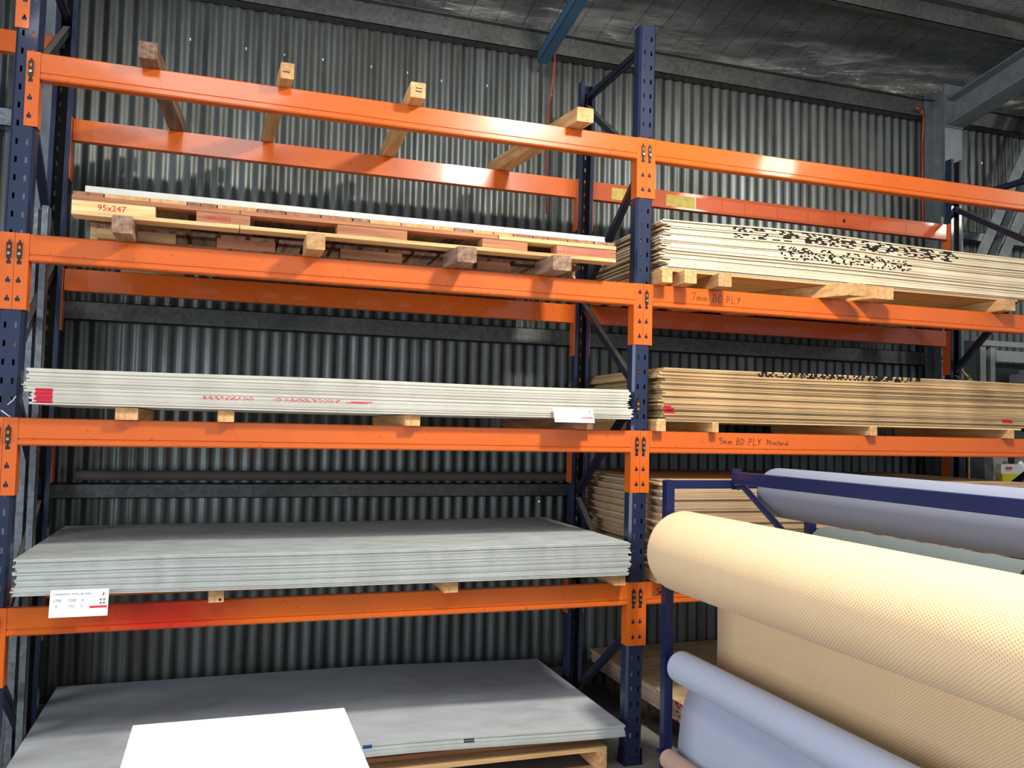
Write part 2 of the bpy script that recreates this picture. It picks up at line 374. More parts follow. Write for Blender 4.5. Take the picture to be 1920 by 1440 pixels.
for xc, lb in ((3.137, 'grey steel I column right of the racking'), (-2.97, 'grey steel I column behind the left upright')):
    b = MB(); isection(b, xc, 1.0, 1.2, 0, 4.32)
    tag(b.build('steel_column', M['steel_grey']), lb, kind='structure')
    b = MB()  # rafter: I beam rising at the roof pitch
    s_ = .17; L = 7.5; y0 = .998; z0 = 3.995; h = .205
    for (xa, xb, za, zb) in ((xc-.0825, xc+.0825, 0, .012), (xc-.0825, xc+.0825, h-.012, h), (xc-.004, xc+.004, .012, h-.012)):
        b.hexa([(xa, y0-L, z0+za+s_*L), (xb, y0-L, z0+za+s_*L), (xb, y0, z0+za), (xa, y0, z0+za), (xa, y0-L, z0+zb+s_*L), (xb, y0-L, z0+zb+s_*L), (xb, y0, z0+zb), (xa, y0, z0+zb)])
    b.box(xc-.08, xc+.08, .986, .998, 3.99, 4.24)
    tag(b.build('rafter', M['steel_grey']), lb.replace('steel I column', 'steel rafter from the column'), kind='structure')
b = MB(); b.box(-8, 10.8, .29, .294, 4.33, 4.455); b.box(-8, 10.8, .23, .29, 4.451, 4.455); b.box(-8, 10.8, .29, .345, 4.33, 4.334)
tag(b.build('purlin', M['galv_dark']), 'galvanised roof purlin nearest the wall', kind='structure')
b = MB(); b.box(-8, 10.8, -1.1, -1.096, 4.56, 4.69); b.box(-8, 10.8, -1.16, -1.1, 4.686, 4.69)
tag(b.build('purlin', M['galv_dark']), 'second galvanised roof purlin from the wall', kind='structure')
b = MB()   # blue roof strut, a C section
for (xa, xb, za, zb) in ((-.13, -.126, 0, .075), (-.13, -.06, 0, .004), (-.13, -.06, .071, .075)):
    y0, z0, L, s_ = 1.16, 4.04, 6.0, .18
    b.hexa([(xa, y0-L, z0+za+s_*L), (xb, y0-L, z0+za+s_*L), (xb, y0, z0+za), (xa, y0, z0+za), (xa, y0-L, z0+zb+s_*L), (xb, y0-L, z0+zb+s_*L), (xb, y0, z0+zb), (xa, y0, z0+zb)])
tag(b.build('roof_strut', M['roof_blue']), 'blue steel strut running under the roof from the girt', kind='structure')
b = MB(); d1, d2 = Vector((3.40, 1.0, 2.95)), Vector((4.15, 1.0, 4.32)); b.bar(d1, d2, .006, .17, (0, 1, 0)); 
off = Vector((.083, 0, -.045))
b.bar(d1+off+Vector((0, -.045, 0)), d2+off+Vector((0, -.045, 0)), .09, .008, (0, 1, 0)); b.bar(d1-off+Vector((0, -.045, 0)), d2-off+Vector((0, -.045, 0)), .09, .008, (0, 1, 0))
tag(b.build('diagonal_wall_brace', M['steel_grey']), 'grey steel channel bracing the wall diagonally right of the column', kind='structure')
b = MB(); pts = [(.0, 1.19, 4.15), (-.005, 1.2, 4.0), (-.012, 1.255, 3.8), (-.02, 1.27, 3.5), (-.012, 1.27, 3.3), (.0, 1.27, 3.1)]
b.tube(pts, .007); tag(b.build('conduit', M['cable'], smooth=True), 'thin red conduit hanging from the girt under the blue strut', 'conduit')
b = MB(); b.tube([(2.93, 1.15, 4.17), (2.99, 1.16, 4.165), (3.03, 1.18, 4.13), (3.035, 1.2, 3.9), (3.035, 1.2, 3.3), (3.035, 1.2, 3.32)], .008)
tag(b.build('conduit', M['cable'], smooth=True), 'red conduit running down beside the far steel column', 'conduit')
# two galvanised studs standing inside the left frame
for k, (xa, xb, y0, zt, lb) in enumerate(((-2.904, -2.867, .72, 2.70, 'left of two galvanised steel studs standing in the left upright frame'), (-2.7885, -2.7575, .36, 2.635, 'right of two galvanised steel studs standing in the left upright frame'))):
    b = MB(); sl = .0
    for q in ((xa, xb, y0, y0+.002), (xa, xa+.002, y0, y0+.06), (xb-.002, xb, y0, y0+.06)): b.box(q[0], q[1], q[2], q[3], 0, zt)
    o = b.build('steel_stud', M['galv']); tag(o, lb, 'steel stud')

# ------------------------------------------------------------------ pallet rack
rack = tag(empty('pallet_rack', (0, .43, 0)), 'pallet racking of orange beams on blue perforated uprights against the corrugated wall', 'pallet rack')
CX = {0: -5.675, 1: -2.811, 2: .0535, 3: 2.927}     # upright centre lines
LEV = {2: .902, 3: 1.669, 4: 2.426, 5: 3.191}
BH = .109
def upright_mesh(rear=False, top=3.80):
    """C section with two columns of slots, thickness from a solidify modifier"""
    prof = [(-.025, .072), (-.047, .072), (-.047, .018), (-.036, .005), (-.0235, .005), (-.0145, .005), (.0145, .005), (.0235, .005), (.036, .005), (.047, .018), (.047, .072), (.025, .072)]
    zs = [0.0]; hole = []
    k = 0
    while .07+.0762*k+.02 < top:
        c = .07+.0762*k; zs += [c-.0125, c+.0125]; hole.append(len(zs)-2); k += 1
    zs.append(top); b = MB(); n = len(prof)
    for z in zs:
        for px, py in prof: b.v.append((px+lx(z), (.858-py) if rear else py, z))
    for j in range(len(zs)-1):
        for i in range(n-1):
            if j in hole and i in (4, 6): continue
            a = j*n+i; f = (a, a+1, a+n+1, a+n)
            b.f.append(f if not rear else f[::-1]); b.mi.append(0)
    return b
um = {}
for r in (False, True):
    bb = upright_mesh(r, 3.80)
    me = bpy.data.meshes.new('upright'); me.from_pydata([(x, y-.43, z) for x, y, z in bb.v], [], bb.f); me.materials.append(M['blue']); me.materials.append(M['inner_shade']); um[r] = me
for k, cx in CX.items():
    for r in (False, True):
        me = um[r]
        if k == 3: 
            bb = upright_mesh(r, 3.665); me = bpy.data.meshes.new('upright'); me.from_pydata([(x, y-.43, z) for x, y, z in bb.v], [], bb.f); me.materials.append(M['blue']); me.materials.append(M['inner_shade'])
        if k == 1: 
            bb = upright_mesh(r, 4.1); me = bpy.data.meshes.new('upright'); me.from_pydata([(x, y-.43, z) for x, y, z in bb.v], [], bb.f); me.materials.append(M['blue']); me.materials.append(M['inner_shade'])
        o = bpy.data.objects.new('upright', me); C.objects.link(o); o.parent = rack; o.location = (cx, 0, 0); WLOC[o.name] = Vector((cx, .43, 0)); o['label'] = 'blue perforated upright'
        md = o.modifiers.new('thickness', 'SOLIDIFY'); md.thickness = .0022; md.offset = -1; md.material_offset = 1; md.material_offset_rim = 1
        b = MB(); ya, yb = (-.03, .1) if not r else (.76, .89); lo = lx(0)
        b.box(cx+lo-.0525, cx+lo+.0525, ya+.03, yb-.01, 0, .006); b.box(cx+lo-.053, cx+lo-.048, .01 if not r else .79, .07 if not r else .85, .006, .075); b.box(cx+lo+.048, cx+lo+.053, .01 if not r else .79, .07 if not r else .85, .006, .075)
        for s_ in (-1, 1):
            yy = .005 if not r else .858
            b.cyl((cx+lo+s_*.017, yy, .035), (cx+lo+s_*.017, yy+(-.007 if not r else .007), .035), .009, 8)
        b.build('base_plate', M['blue_dark'], o)
    # bracing between front and rear upright
    nodes = [(1, 3.66), (0, 3.07), (1, 2.45), (0, 1.88), (1, 1.28), (0, .68), (1, .10)]
    def brace(p, q):
        b = MB(); P, Q = Vector(p), Vector(q); d = (Q-P).normalized(); nrm = Vector((0, -d.z, d.y))
        if nrm.z < 0: nrm = -nrm
        cxv = Vector((1, 0, 0))
        for (off, wx, wn, mi) in ((nrm*.016, .034, .003, 1), (nrm*-.016, .034, .003, 0)):
            a = cxv*wx/2; c = nrm*wn/2; b.hexa([P+off-a-c, P+off+a-c, P+off+a+c, P+off-a+c, Q+off-a-c, Q+off+a-c, Q+off+a+c, Q+off-a+c], mi)
        a = cxv*.0015; c = nrm*.0175
        off = cxv*(.0155)
        b.hexa([P+off-a-c, P+off+a-c, P+off+a+c, P+off-a+c, Q+off-a-c, Q+off+a-c, Q+off+a+c, Q+off-a+c], 0)
        off = cxv*(-.0155)
        b.hexa([P+off-a-c, P+off+a-c, P+off+a+c, P+off-a+c, Q+off-a-c, Q+off+a-c, Q+off+a+c, Q+off-a+c], 0)
        o = b.build('brace', [M['blue_dark'], M['brace_dusty']], rack); o['label'] = 'dark blue diagonal brace'
    YF, YR = .055, .80
    tz = 3.70 if k != 3 else 3.36
    brace((cx+lx(tz), YF, tz), (cx+lx(tz), YR, tz))
    if k == 3: nodes[0] = (1, 3.33); nodes[1] = (0, 2.9); nodes[2] = (1, 2.12); nodes[2:2] = []
    if k == 3: nodes = [(1, 3.33), (0, 2.84), (1, 2.12), (0, 1.6), (1, 1.0), (0, .5), (1, .1)]
    for (a, za), (c, zc) in zip(nodes[:-1], nodes[1:]):
        brace((cx+lx(za), YR if a else YF, za-.02), (cx+lx(zc), YR if c else YF, zc+.02))

def plate_grid(xs, zs, holes, y0, y1, b):
    """plate in the xz plane with rectangular holes, given thickness"""
    for i in range(len(xs)-1):
        for j in range(len(zs)-1):
            if (i, j) in holes: continue
            b.box(xs[i], xs[i+1], y0, y1, zs[j], zs[j+1])
def connector_mesh(side):
    """L shaped beam end bracket, local x measured from the upright centre, z from beam top; side=-1 on the left half"""
    b = MB(); c = .019
    xs = [.0008, c-.009, c-.0032, c+.0032, c+.009, .0465]; zs = [-.311]; holes = set()
    for k in range(3, -1, -1):
        zb = -.045-.0762*k+(-.004)
        zs += [zb, zb+.014, zb+.024]
        j = len(zs)-3
        holes |= {(1, j), (2, j), (3, j), (2, j+1)}
    zs.append(.005)
    plate_grid(xs, zs, holes, .000, .0042, b)
    b.box(.0465, .0525, .000, .066, -.311, .005)
    b.box(.0465, .0537, -.0008, .003, -BH, 0)
    if side < 0: b.v = [(-x, y, z) for x, y, z in b.v]; b.f = [f[::-1] for f in b.f]
    return b
def clip_mesh(side):
    b = MB(); c = .019
    b.prism([(c-.009, -.036), (c+.009, -.036), (c+.010, -.045), (c+.009, -.098), (c+.004, -.106), (c-.004, -.106), (c-.009, -.098), (c-.010, -.045)], 'Y', -.0045, -.0012)
    b.box(c-.003, c+.003, -.0045, .004, -.036, -.028); b.box(c-.0045, c+.0045, -.0062, -.0042, -.062, -.049, 2)
    b.cyl((c, -.0042, -.083), (c, -.0105, -.083), .0065, 8, 1)
    if side < 0: b.v = [(-x, y, z) for x, y, z in b.v]; b.f = [f[::-1] for f in b.f]
    return b
def proto_mesh(b, name, mats, flipy=False):
    me = bpy.data.meshes.new(name)
    me.from_pydata([(x, (.858-y) if flipy else y, z) for x, y, z in b.v], [], [f[::-1] for f in b.f] if flipy else b.f)
    for mt in mats: me.materials.append(mt)
    me.polygons.foreach_set('material_index', b.mi); me.update(); return me
CONN = {(s, r): proto_mesh(connector_mesh(s), 'end_connector', [M['orange']], r) for s in (-1, 1) for r in (False, True)}
CLIP = {(s, r): proto_mesh(clip_mesh(s), 'safety_clip', [M['clip'], M['bolt'], M['orange']], r) for s in (-1, 1) for r in (False, True)}
def beam(k0, z, rear, mat, label, cl=True, cr=True):
    """box beam with a rolled lip along its lower edge from upright k0 to k0+1"""
    xa, xb = CX[k0]+.0535+lx(z), CX[k0+1]-.0535+lx(z)
    prof = [(.0, 0), (.0, -.079), (.004, -.082), (.004, -.085), (-.002, -.088), (-.002, -BH+.006), (.003, -BH), (.05, -BH), (.05, -.0), (.004, 0.004)]
    prof = [(y, z+dz) for y, dz in prof]
    if rear: prof = [(.858-y, zz) for y, zz in prof][::-1]
    b = MB(); b.prism(prof, 'X', xa+.0001, xb-.0001); o = b.build('shelf_beam', mat, rack); o['label'] = label
    for kk, side, clip in ((k0, 1, cl), (k0+1, -1, cr)):
        c = bpy.data.objects.new('end_connector', CONN[(side, rear)]); C.objects.link(c); c.parent = o
        loc = Vector((CX[kk]+lx(z-.15), 0, z)); c.location = loc - Vector((0, .43, 0))
        if clip and not rear:
            c2 = bpy.data.objects.new('safety_clip', CLIP[(side, rear)]); C.objects.link(c2); c2.parent = o; c2.location = loc - Vector((0, .43, 0)); c2['label'] = 'dark steel safety clip with bolt'
    return o
BM = {}
for k0 in (0, 1, 2):
    for lv, z in LEV.items():
        if k0 == 0 and lv == 5: continue
        for rear in (False, True):
            mt = M['orange_stained'] if (k0 == 1 and lv == 2 and not rear) else (M['orange'] if not rear else M['old_orange'] if k0 == 2 else M['orange'])
            nm = 'orange beam' if not rear else 'rear orange beam'
            if k0 == 1 and lv == 2 and not rear: nm = 'orange beam with a red overspray patch'
            BM[(k0, lv, rear)] = beam(k0, z, rear, mt, nm, cr=not (k0 == 1 and lv == 4))
for rear in (False, True): BM[(0, 5, rear)] = beam(0, 3.60, rear, M['orange'], 'orange beam of the next bay')
# loose clip hanging on the middle upright above the second shelf from the floor
o = bpy.data.objects.new('safety_clip', CLIP[(-1, False)]); C.objects.link(o); o.parent = rack; o.location = Vector((CX[2]+.002, .002, 1.865)) - Vector((0, .43, 0)); o.rotation_euler = (0, .08, 0); o['label'] = 'spare dark clip left in the upright slots'
# faded labels and tape along the top rear beam of the right bay
for xa, xb, mt, lb in ((.243, .405, 'yellow_plate', 'faded yellow label'), (.62, .826, 'yellow_plate', 'faded yellow label'), (.835, 1.02, 'tape', None), (1.027, 1.19, 'tape', None), (1.197, 1.44, 'tape', None), (1.45, 1.68, 'tape', None), (1.69, 1.9, 'tape', None), (1.91, 2.19, 'tape', None), (2.2, 2.5, 'tape', None), (2.51, 2.76, 'tape', None)):
    b = MB(); b.box(xa, xb, .8068, .8082, 3.191-.095, 3.191-.022); o = b.build('label_strip', M[mt], BM[(2, 5, True)])
    if lb: o['label'] = lb
b = MB(); b.cyl((1.98, .8068, 3.13), (1.98, .8055, 3.13), .012, 10); b.build('label_spot', M['black_ink'], BM[(2, 5, True)])

b = MB(); b.tube([(-2.828, -0.004, 1.702), (-2.796, -0.004, 1.677)], .0022, 6); b.tube([(-2.806, -0.004, 1.724), (-2.788, -.001, 1.742), (-2.777, -0.004, 1.76)], .0022, 6)
o = b.build('cable_tie', M['shelf_white'], rack); o['label'] = 'white cable tie ends'
# hand lettering in marker pen
GLY = {'7': [[(0, 1), (.6, 1), (.25, 0)]], '9': [[(.55, .75), (.3, 1), (.05, .75), (.25, .5), (.55, .75), (.5, 0)]], '5': [[(.5, 1), (.1, 1), (.05, .6), (.5, .5), (.45, .05), (0, 0)]],
       'm': [[(0, 0), (0, .5)], [(0, .35), (.2, .5), (.3, .35), (.3, 0)], [(.3, .35), (.5, .5), (.6, .35), (.62, 0)]],
       'B': [[(0, 0), (0, 1), (.45, .9), (.4, .6), (0, .52), (.5, .4), (.48, .08), (0, 0)]], 'C': [[(.5, .85), (.25, 1), (0, .5), (.2, 0), (.5, .12)]], 'D': [[(0, 0), (0, 1), (.5, .7), (.45, .2), (0, 0)]],
       'P': [[(0, 0), (0, 1), (.5, .85), (.4, .5), (0, .48)]], 'L': [[(0, 1), (0, 0), (.5, 0)]], 'Y': [[(0, 1), (.25, .55), (.55, 1)], [(.55, 1), (.2, 0)]], 'S': [[(.5, .9), (.2, 1), (.05, .75), (.45, .4), (.35, .05), (0, .1)]],
       't': [[(.2, .9), (.2, 0), (.35, 0)], [(0, .6), (.4, .6)]], 'r': [[(0, 0), (0, .5)], [(0, .3), (.2, .5), (.35, .45)]], 'u': [[(0, .5), (.05, 0), (.3, .1), (.35, .5)], [(.35, .5), (.38, 0)]],
       'c': [[(.35, .45), (.1, .45), (.05, .1), (.35, .05)]], 'a': [[(.35, .45), (.05, .3), (.1, 0), (.35, .2), (.36, .5)], [(.36, .3), (.42, 0)]], 'l': [[(0, 1), (.05, 0)]], ' ': []}
def handwriting(s, x, z, hgt, parent, y=-.0006, sp=.78, r=.0017):
    d = bpy.data.curves.new('handwriting', 'CURVE'); d.dimensions = '3D'; d.bevel_depth = r; d.bevel_resolution = 0; d.resolution_u = 1; d.materials.append(M['marker'])
    rnd = random.Random(len(s))
    for ch in s:
        for st in GLY[ch]:
            sp_ = d.splines.new('POLY'); sp_.points.add(len(st)-1)
            for p, (gx, gz) in zip(sp_.points, st): p.co = (x+(gx+.12*gz)*hgt*.9, y, z+gz*hgt, 1)
        wd = max([p[0] for st in GLY[ch] for p in st], default=.3)
        x += (wd+.28)*hgt*sp+rnd.uniform(-.002, .003); z += rnd.uniform(-.0015, .001)
    o = bpy.data.objects.new('handwriting', d); C.objects.link(o); o.parent = parent; o.location = -WLOC[parent.name]; o['label'] = 'handwritten note in black marker'
handwriting('7mm BC PLY', .335, 2.366, .04, BM[(2, 4, False)], sp=.95)
handwriting('9mm BD PLY', .505, 1.612, .036, BM[(2, 3, False)], sp=.92)
handwriting('Structural', .80, 1.614, .026, BM[(2, 3, False)], sp=.78)
handwriting('5mm', .15, .842, .03, BM[(2, 2, False)], sp=.7)
handwriting('Structural', .205, .846, .026, BM[(2, 2, False)], sp=.55)

# ------------------------------------------------------------------ sheets
def sheet(name, x0, x1, y0, y1, z, th, face, edge, prof=None, step=.06, rot=0.0):
    b = MB(); prof = prof or (lambda x: 0)
    k0, k1 = math.floor(x0/step)+1, math.ceil(x1/step)-1
    xs = [x0]+[k*step for k in range(k0, k1+1)]+[x1]; n = len(xs)-1
    for x in xs:
        dz = prof(x)
        b.v += [(x, y0, z+dz), (x, y1, z+dz), (x, y1, z+th+dz), (x, y0, z+th+dz)]
    for i in range(n):
        a = 4*i; c = a+4
        b.f += [(a, c, c+3, a+3), (a+3, c+3, c+2, a+2), (a+1, a+2, c+2, c+1), (a, a+1, c+1, c)]; b.mi += [1, 0, 1, 0]
    b.f += [(0, 3, 2, 1), (4*n, 4*n+1, 4*n+2, 4*n+3)]; b.mi += [1, 1]
    if rot: b.rotz((x0+x1)/2, (y0+y1)/2, rot)
    return b.build(name, [face, edge])
def smooth01(t): t = max(0, min(1, t)); return t*t*(3-2*t)
def stack(name, n, z0, z1, th, x0, x1, y0, y1, face, edge, what, where, cat, group, prof=None, jx=.006, jy=.005, jr=.002, seed=1, dxf=None, marks=None):
    rnd = random.Random(seed); out = []; gaps = [.15+rnd.random()**3 for _ in range(n)]; pitch = (z1-z0)/n
    tot = sum(gaps); slack = (z1-z0)-n*th; z = z0
    grid = [x0-.1+.02*i for i in range(int((x1-x0+.2)/.02)+2)]; topz = [z0]*len(grid)
    for i in range(n):
        gap = slack*gaps[i]/tot
        zz = z; z += th+gap
        t = i/max(1, n-1)
        dx = rnd.uniform(-jx, jx)+(dxf(t) if dxf else 0); dy = rnd.uniform(-jy, jy); r = rnd.uniform(-jr, jr)
        pf = (lambda x, t=t: prof(x, t)) if prof else None
        P = [pf(x) for x in grid] if pf else [0]*len(grid)
        need = max(tz-zz-p for tz, p in zip(topz, P)); zz += max(0, need+.0003)
        topz = [zz+p+th for p in P]
        o = sheet(name, x0+dx, x1+dx, y0+dy, y1+dy, zz, th, face, edge, pf, .06, r)
        k = n-1-i
        lab = f'{what}, {"topmost" if k == 0 else "bottommost" if i == 0 else ordinal(k)+" from the top"} {where}'
        tag(o, lab, cat, group)
        out.append((o, x0+dx, y0+dy, zz, r, pf, t))
        if marks: marks(i, o, x0+dx, x1+dx, y0+dy, zz, r, pf, y1+dy)
    return out
def edge_marks(o, segs, z, th, x0, x1, y0, y1, r, pf, mat, name='printed_mark'):
    """flat print on a sheet's front edge: thin slivers following the edge"""
    b = MB(); cx, cy = (x0+x1)/2, (y0+y1)/2
    for xa, xb, fa, fb in segs:
        za, zb = (pf(xa) if pf else 0), (pf(xb) if pf else 0)
        b.hexa([(xa, y0-.0006, z+za+th*fa), (xb, y0-.0006, z+zb+th*fa), (xb, y0+.0004, z+zb+th*fa), (xa, y0+.0004, z+za+th*fa),
                (xa, y0-.0006, z+za+th*fb), (xb, y0-.0006, z+zb+th*fb), (xb, y0+.0004, z+zb+th*fb), (xa, y0+.0004, z+za+th*fb)])
    if not b.v: return
    if r: b.rotz(cx, cy, r)
    tag(b.build(name, mat, o), kind='stuff' if len(segs) > 1 else None)

# fibre-cement wall boards, lowest beam level
LAB2 = 'above the white 1200 tag'
stack('wall_board_sheet', 23, .960, 1.113, .0059, -2.735, -.050, -.09, 1.09, M['fc_face'], M['fc_edge'], 'grey fibre-cement sheet', LAB2, 'sheet', 'grey fibre-cement sheets on the lowest beam level',
      prof=lambda x, t: .008*(1-smooth01((x+2.75)/1.2))+(.009*t)*smooth01((x+1.5)/1.4)-.010*t*(1-smooth01((x+2.75)/.8)), jx=.012, jy=.003, jr=.0008, seed=2)
# cladding sheets, second beam level
def m_clad(i, o, x0, x1, y0, z, r, pf, y1):
    if 1 <= i <= 12:
        j = random.Random(i).uniform(-.006, .006)
        edge_marks(o, [(-2.695+j, -2.632+j*.5, 0.02, .98)], z, .0047, x0, x1, y0, y1, r, pf, M['red_ink'], 'paint_mark')
    if i in (8, 9, 10):
        rn = random.Random(i*7); segs = []
        x = -2.06
        while x < -1.48:
            w_ = rn.uniform(.006, .016)
            if not (-1.86 < x < -1.78): segs.append((x, x+w_, .1, .95))
            x += w_+rn.uniform(.006, .022)
        if i != 10: segs.append((-1.455+.02*(i-8), -1.36+.02*(i-8), 0, 1))
        edge_marks(o, segs, z, .0047, x0, x1, y0, y1, r, pf, M['red_faint'])
def dx_clad(t): return -.022*math.exp(-((t-.58)/.12)**2)+(.012 if t < .35 else 0)
stack('cladding_sheet', 29, 1.726, 1.873, .0047, -2.722, -.048, -.075, .825, M['cl_face'], M['cl_edge'], 'cream cladding sheet', 'in its pile behind the tag', 'sheet', 'cream cladding sheets on the second beam level',
      prof=lambda x, t: .003*t*math.sin(3*x)+.002*math.sin(1.7*x+1), jx=.012, jy=.0025, jr=.0008, seed=5, dxf=dx_clad, marks=m_clad)
# two white panels on the upper pallet
for i, (z, th, lb) in enumerate(((2.6005, .010, 'thin white panel directly on top of the pallet, under a thicker white panel'), (2.6108, .018, 'thicker white panel topping the pallet on the third beam level'))):
    tag(sheet('white_panel', -2.545, -.215, -.105+.003*i, 1.05, z, th, M['white_panel'], M['white_panel']), lb, 'panel', 'white panels on the upper pallet')
# sheets on the floor pallet
def m_floor(i, o, x0, x1, y0, z, r, pf, y1):
    if i in (4, 5): edge_marks(o, [(-1.34, -1.30, .02, .98)], z, .0086, x0, x1, y0, y1, r, pf, M['blue_ink'], 'paint_mark')
    if i in (3, 4): edge_marks(o, [(-.88, -.83, 0, 1)], z, .0086, x0, x1, y0, y1, r, pf, M['dark_print'], 'stamp_mark')
stack('flooring_sheet', 6, .186, .2465, .0086, -2.755, -.068, -.10, 1.15, M['fcb_face'], M['fc_edge'], 'smooth grey flooring sheet', 'on the floor pallet', 'sheet', 'grey flooring sheets on the floor pallet',
      prof=lambda x, t: -.026*smooth01((x+1.25)/1.2), jx=.006, jy=.003, jr=0, seed=9, marks=m_floor)
# plywood stacks in the right bay
def stencil(seed, x0, x1, rows, cw0, frac=.5):
    """broken stencil print: the same blocks smeared sideways from sheet to sheet"""
    rn = random.Random(seed); glyph = []
    x = x0
    while x < x1:
        wg = 5*cw0*rn.uniform(.75, 1.25); glyph.append((x, wg, [[rn.random() < frac for _ in range(5)] for _ in range(rows)])); x += wg+cw0*rn.uniform(.8, 2.2)
    def segs(row, shift):
        out = []
        for gx, wg, bits in glyph:
            cw = wg/5
            for c in range(5):
                if bits[row][c]: out.append((gx+c*cw+shift, gx+(c+1)*cw+shift+.002, 0, 1))
        return out
    return segs
st_a = stencil(3, .56, 2.04, 7, .021, .52); st_b = stencil(4, .84, 1.72, 9, .013, .36); st_c = stencil(6, .71, 1.80, 3, .010, .6)
rsh = random.Random(31)
def m_ply7(i, o, x0, x1, y0, z, r, pf, y1):
    sh = rsh.uniform(-.03, .03)
    if 25 <= i <= 31: edge_marks(o, st_a(31-i, sh), z, .0067, x0, x1, y0, y1, r, pf, M['black_ink'], 'stencil_mark')
    if 13 <= i <= 21: edge_marks(o, st_b(21-i, sh), z, .0067, x0, x1, y0, y1, r, pf, M['black_ink'], 'stencil_mark')
stack('plywood_sheet', 33, 2.514, 2.764, .0067, .150, 2.66, -.05, 1.15, M['ply_face'], M['ply7_edge'], 'pale thin plywood sheet', 'above the 7mm note', 'plywood sheet', 'pale plywood sheets on the third beam level',
      prof=lambda x, t: .020*math.exp(-((x-1.0)/.6)**2)*t-.012*smooth01((x-1.0)/1.0)*t*(1-t)*2+.002*math.sin(4*x+3*t)*(1-t)*t*4, jx=.036, jy=.007, jr=.0025, seed=12, marks=m_ply7)
def m_ply9(i, o, x0, x1, y0, z, r, pf, y1):
    if 25 <= i <= 27: edge_marks(o, st_c(27-i, (i-26)*.01), z, .0084, x0, x1, y0, y1, r, pf, M['black_ink'], 'stencil_mark')
    if i in (3, 4, 5, 6): edge_marks(o, [(x0+.005, x0+.05+.02*(i % 2), 0, 1)] + ([(2.40, 2.48, 0, 1)] if i < 5 else []), z, .0084, x0, x1, y0, y1, r, pf, M['red_ink'], 'paint_mark')
stack('plywood_sheet', 28, 1.737, 2.003, .0084, .138, 2.66, -.05, 1.15, M['ply_face'], M['ply9_edge'], 'structural plywood sheet', 'above the 9mm note', 'plywood sheet', 'structural plywood sheets on the second beam level',
      prof=lambda x, t: .004*math.sin(2*x+4*t)*t, jx=.025, jy=.012, jr=.0025, seed=14, marks=m_ply9)
stack('plywood_sheet', 36, .985, 1.424, .0113, .138, 2.64, -.05, 1.15, M['ply_face'], M['ply12_edge'], 'thick brown plywood sheet', 'behind the carpet stand', 'plywood sheet', 'thick plywood sheets on the lowest beam level',
      prof=lambda x, t: -.014*smooth01((x-.3)/2.2)*t, jx=.022, jy=.008, jr=.0025, seed=15, dxf=lambda t: .02*t)
def m_plyf(i, o, x0, x1, y0, z, r, pf, y1):
    b = MB(); rn = random.Random(i); cx, cy = (x0+x1)/2, (y0+y1)/2
    for q in range(3):
        ya = y0+.01+.055*q+rn.uniform(0, .02); b.box(x0-.0006, x0+.0004, ya, ya+.03, z+.0005, z+.0105)
    b.box(x0+.01, x0+.09, y0-.0006, y0+.0004, z+.0005, z+.0105)
    if r: b.rotz(cx, cy, r)
    if i % 2 == 0 or i > 5: b.build('paint_mark', M['red_ink'], o)
stack('plywood_sheet', 9, .148, .252, .0112, .352, 2.75, -.02, 1.25, M['ply_face'], M['plyf_edge'], 'red ticked plywood sheet', 'on the floor', 'plywood sheet', 'plywood sheets on the floor', jx=.006, jy=.01, jr=.003, seed=16, marks=m_plyf)

# ------------------------------------------------------------------ timber bearers
def bearer(x0, x1, xr0, xr1, y0, y1, z0, z1, mt, label, group, name='timber_bearer', bev=.003):
    """a timber under a stack; x0..x1 at its front end, xr0..xr1 at its rear end"""
    b = MB(); k = bev
    pf = [(x0+k, z0), (x1-k, z0), (x1, z0+k), (x1, z1-k), (x1-k, z1), (x0+k, z1), (x0, z1-k), (x0, z0+k)]
    pr_ = [(px-x0+xr0, pz) for px, pz in pf]
    b.v = [(px, y0, pz) for px, pz in pf]+[(px, y1, pz) for px, pz in pr_]; n = 8
    b.f = [tuple(range(n)), tuple(range(2*n-1, n-1, -1))]+[((i+1) % n, i, n+i, n+(i+1) % n) for i in range(n)]
    b.f = [f[::-1] if False else f for f in b.f]; b.mi = [0]*len(b.f)
    o = b.build(name, M[mt]); tag(o, label, 'timber', group); return o
T5 = 3.1955
for (x0, x1, xr0, xr1, mt, lb) in ((-2.362, -2.288, -2.30, -2.226, 'weathered', 'weathered grey-brown timber bearer, leftmost across the top beams'), (-1.795, -1.737, -1.83, -1.772, 'pine', 'second timber bearer from the left across the top beams'),
                                  (-1.205, -1.134, -1.177, -1.106, 'pine', 'third timber bearer from the left across the top beams, with two nail slots'), (-.388, -.30, -.51, -.422, 'pine', 'skewed pine bearer nearest the middle upright across the top beams')):
    s_ = (xr0-x0)/.81
    o = bearer(x0-.1*s_, x1-.1*s_, xr0+.11*s_, xr1+.11*s_, -.10, .93, T5, T5+.072, mt, lb, 'timber bearers across the top beams')
    if lb.startswith('third') or lb.startswith('second'):
        b = MB(); c = (x0+x1)/2
        for q in ((.045, .030) if lb.startswith('third') else (.03,)): b.box(c-.015, c+.015, -.1008, -.099, T5+q-.002, T5+q+.002)
        b.build('nail_slot', M['black_ink'], o)
Z4 = 2.4305
for x0, x1, dx, mt, lb in ((-2.432, -2.354, 0, 'weathered', 'square grey timber block under the left end of the upper pallet'), (-1.66, -1.581, 0, 'pine', 'orange-brown timber block under the upper pallet, second from the left'), (-.985, -.893, -.02, 'weathered', 'dark turned timber block under the upper pallet, third from the left'), (-.515, -.42, -.02, 'weathered', 'dark timber block with a white knot under the right end of the upper pallet')):
    bearer(x0, x1, x0+dx, x1+dx, -.175, .026, Z4, Z4+.072, mt, lb, 'timber blocks under the upper pallet', 'timber_block', .004)
Z3 = 1.6735
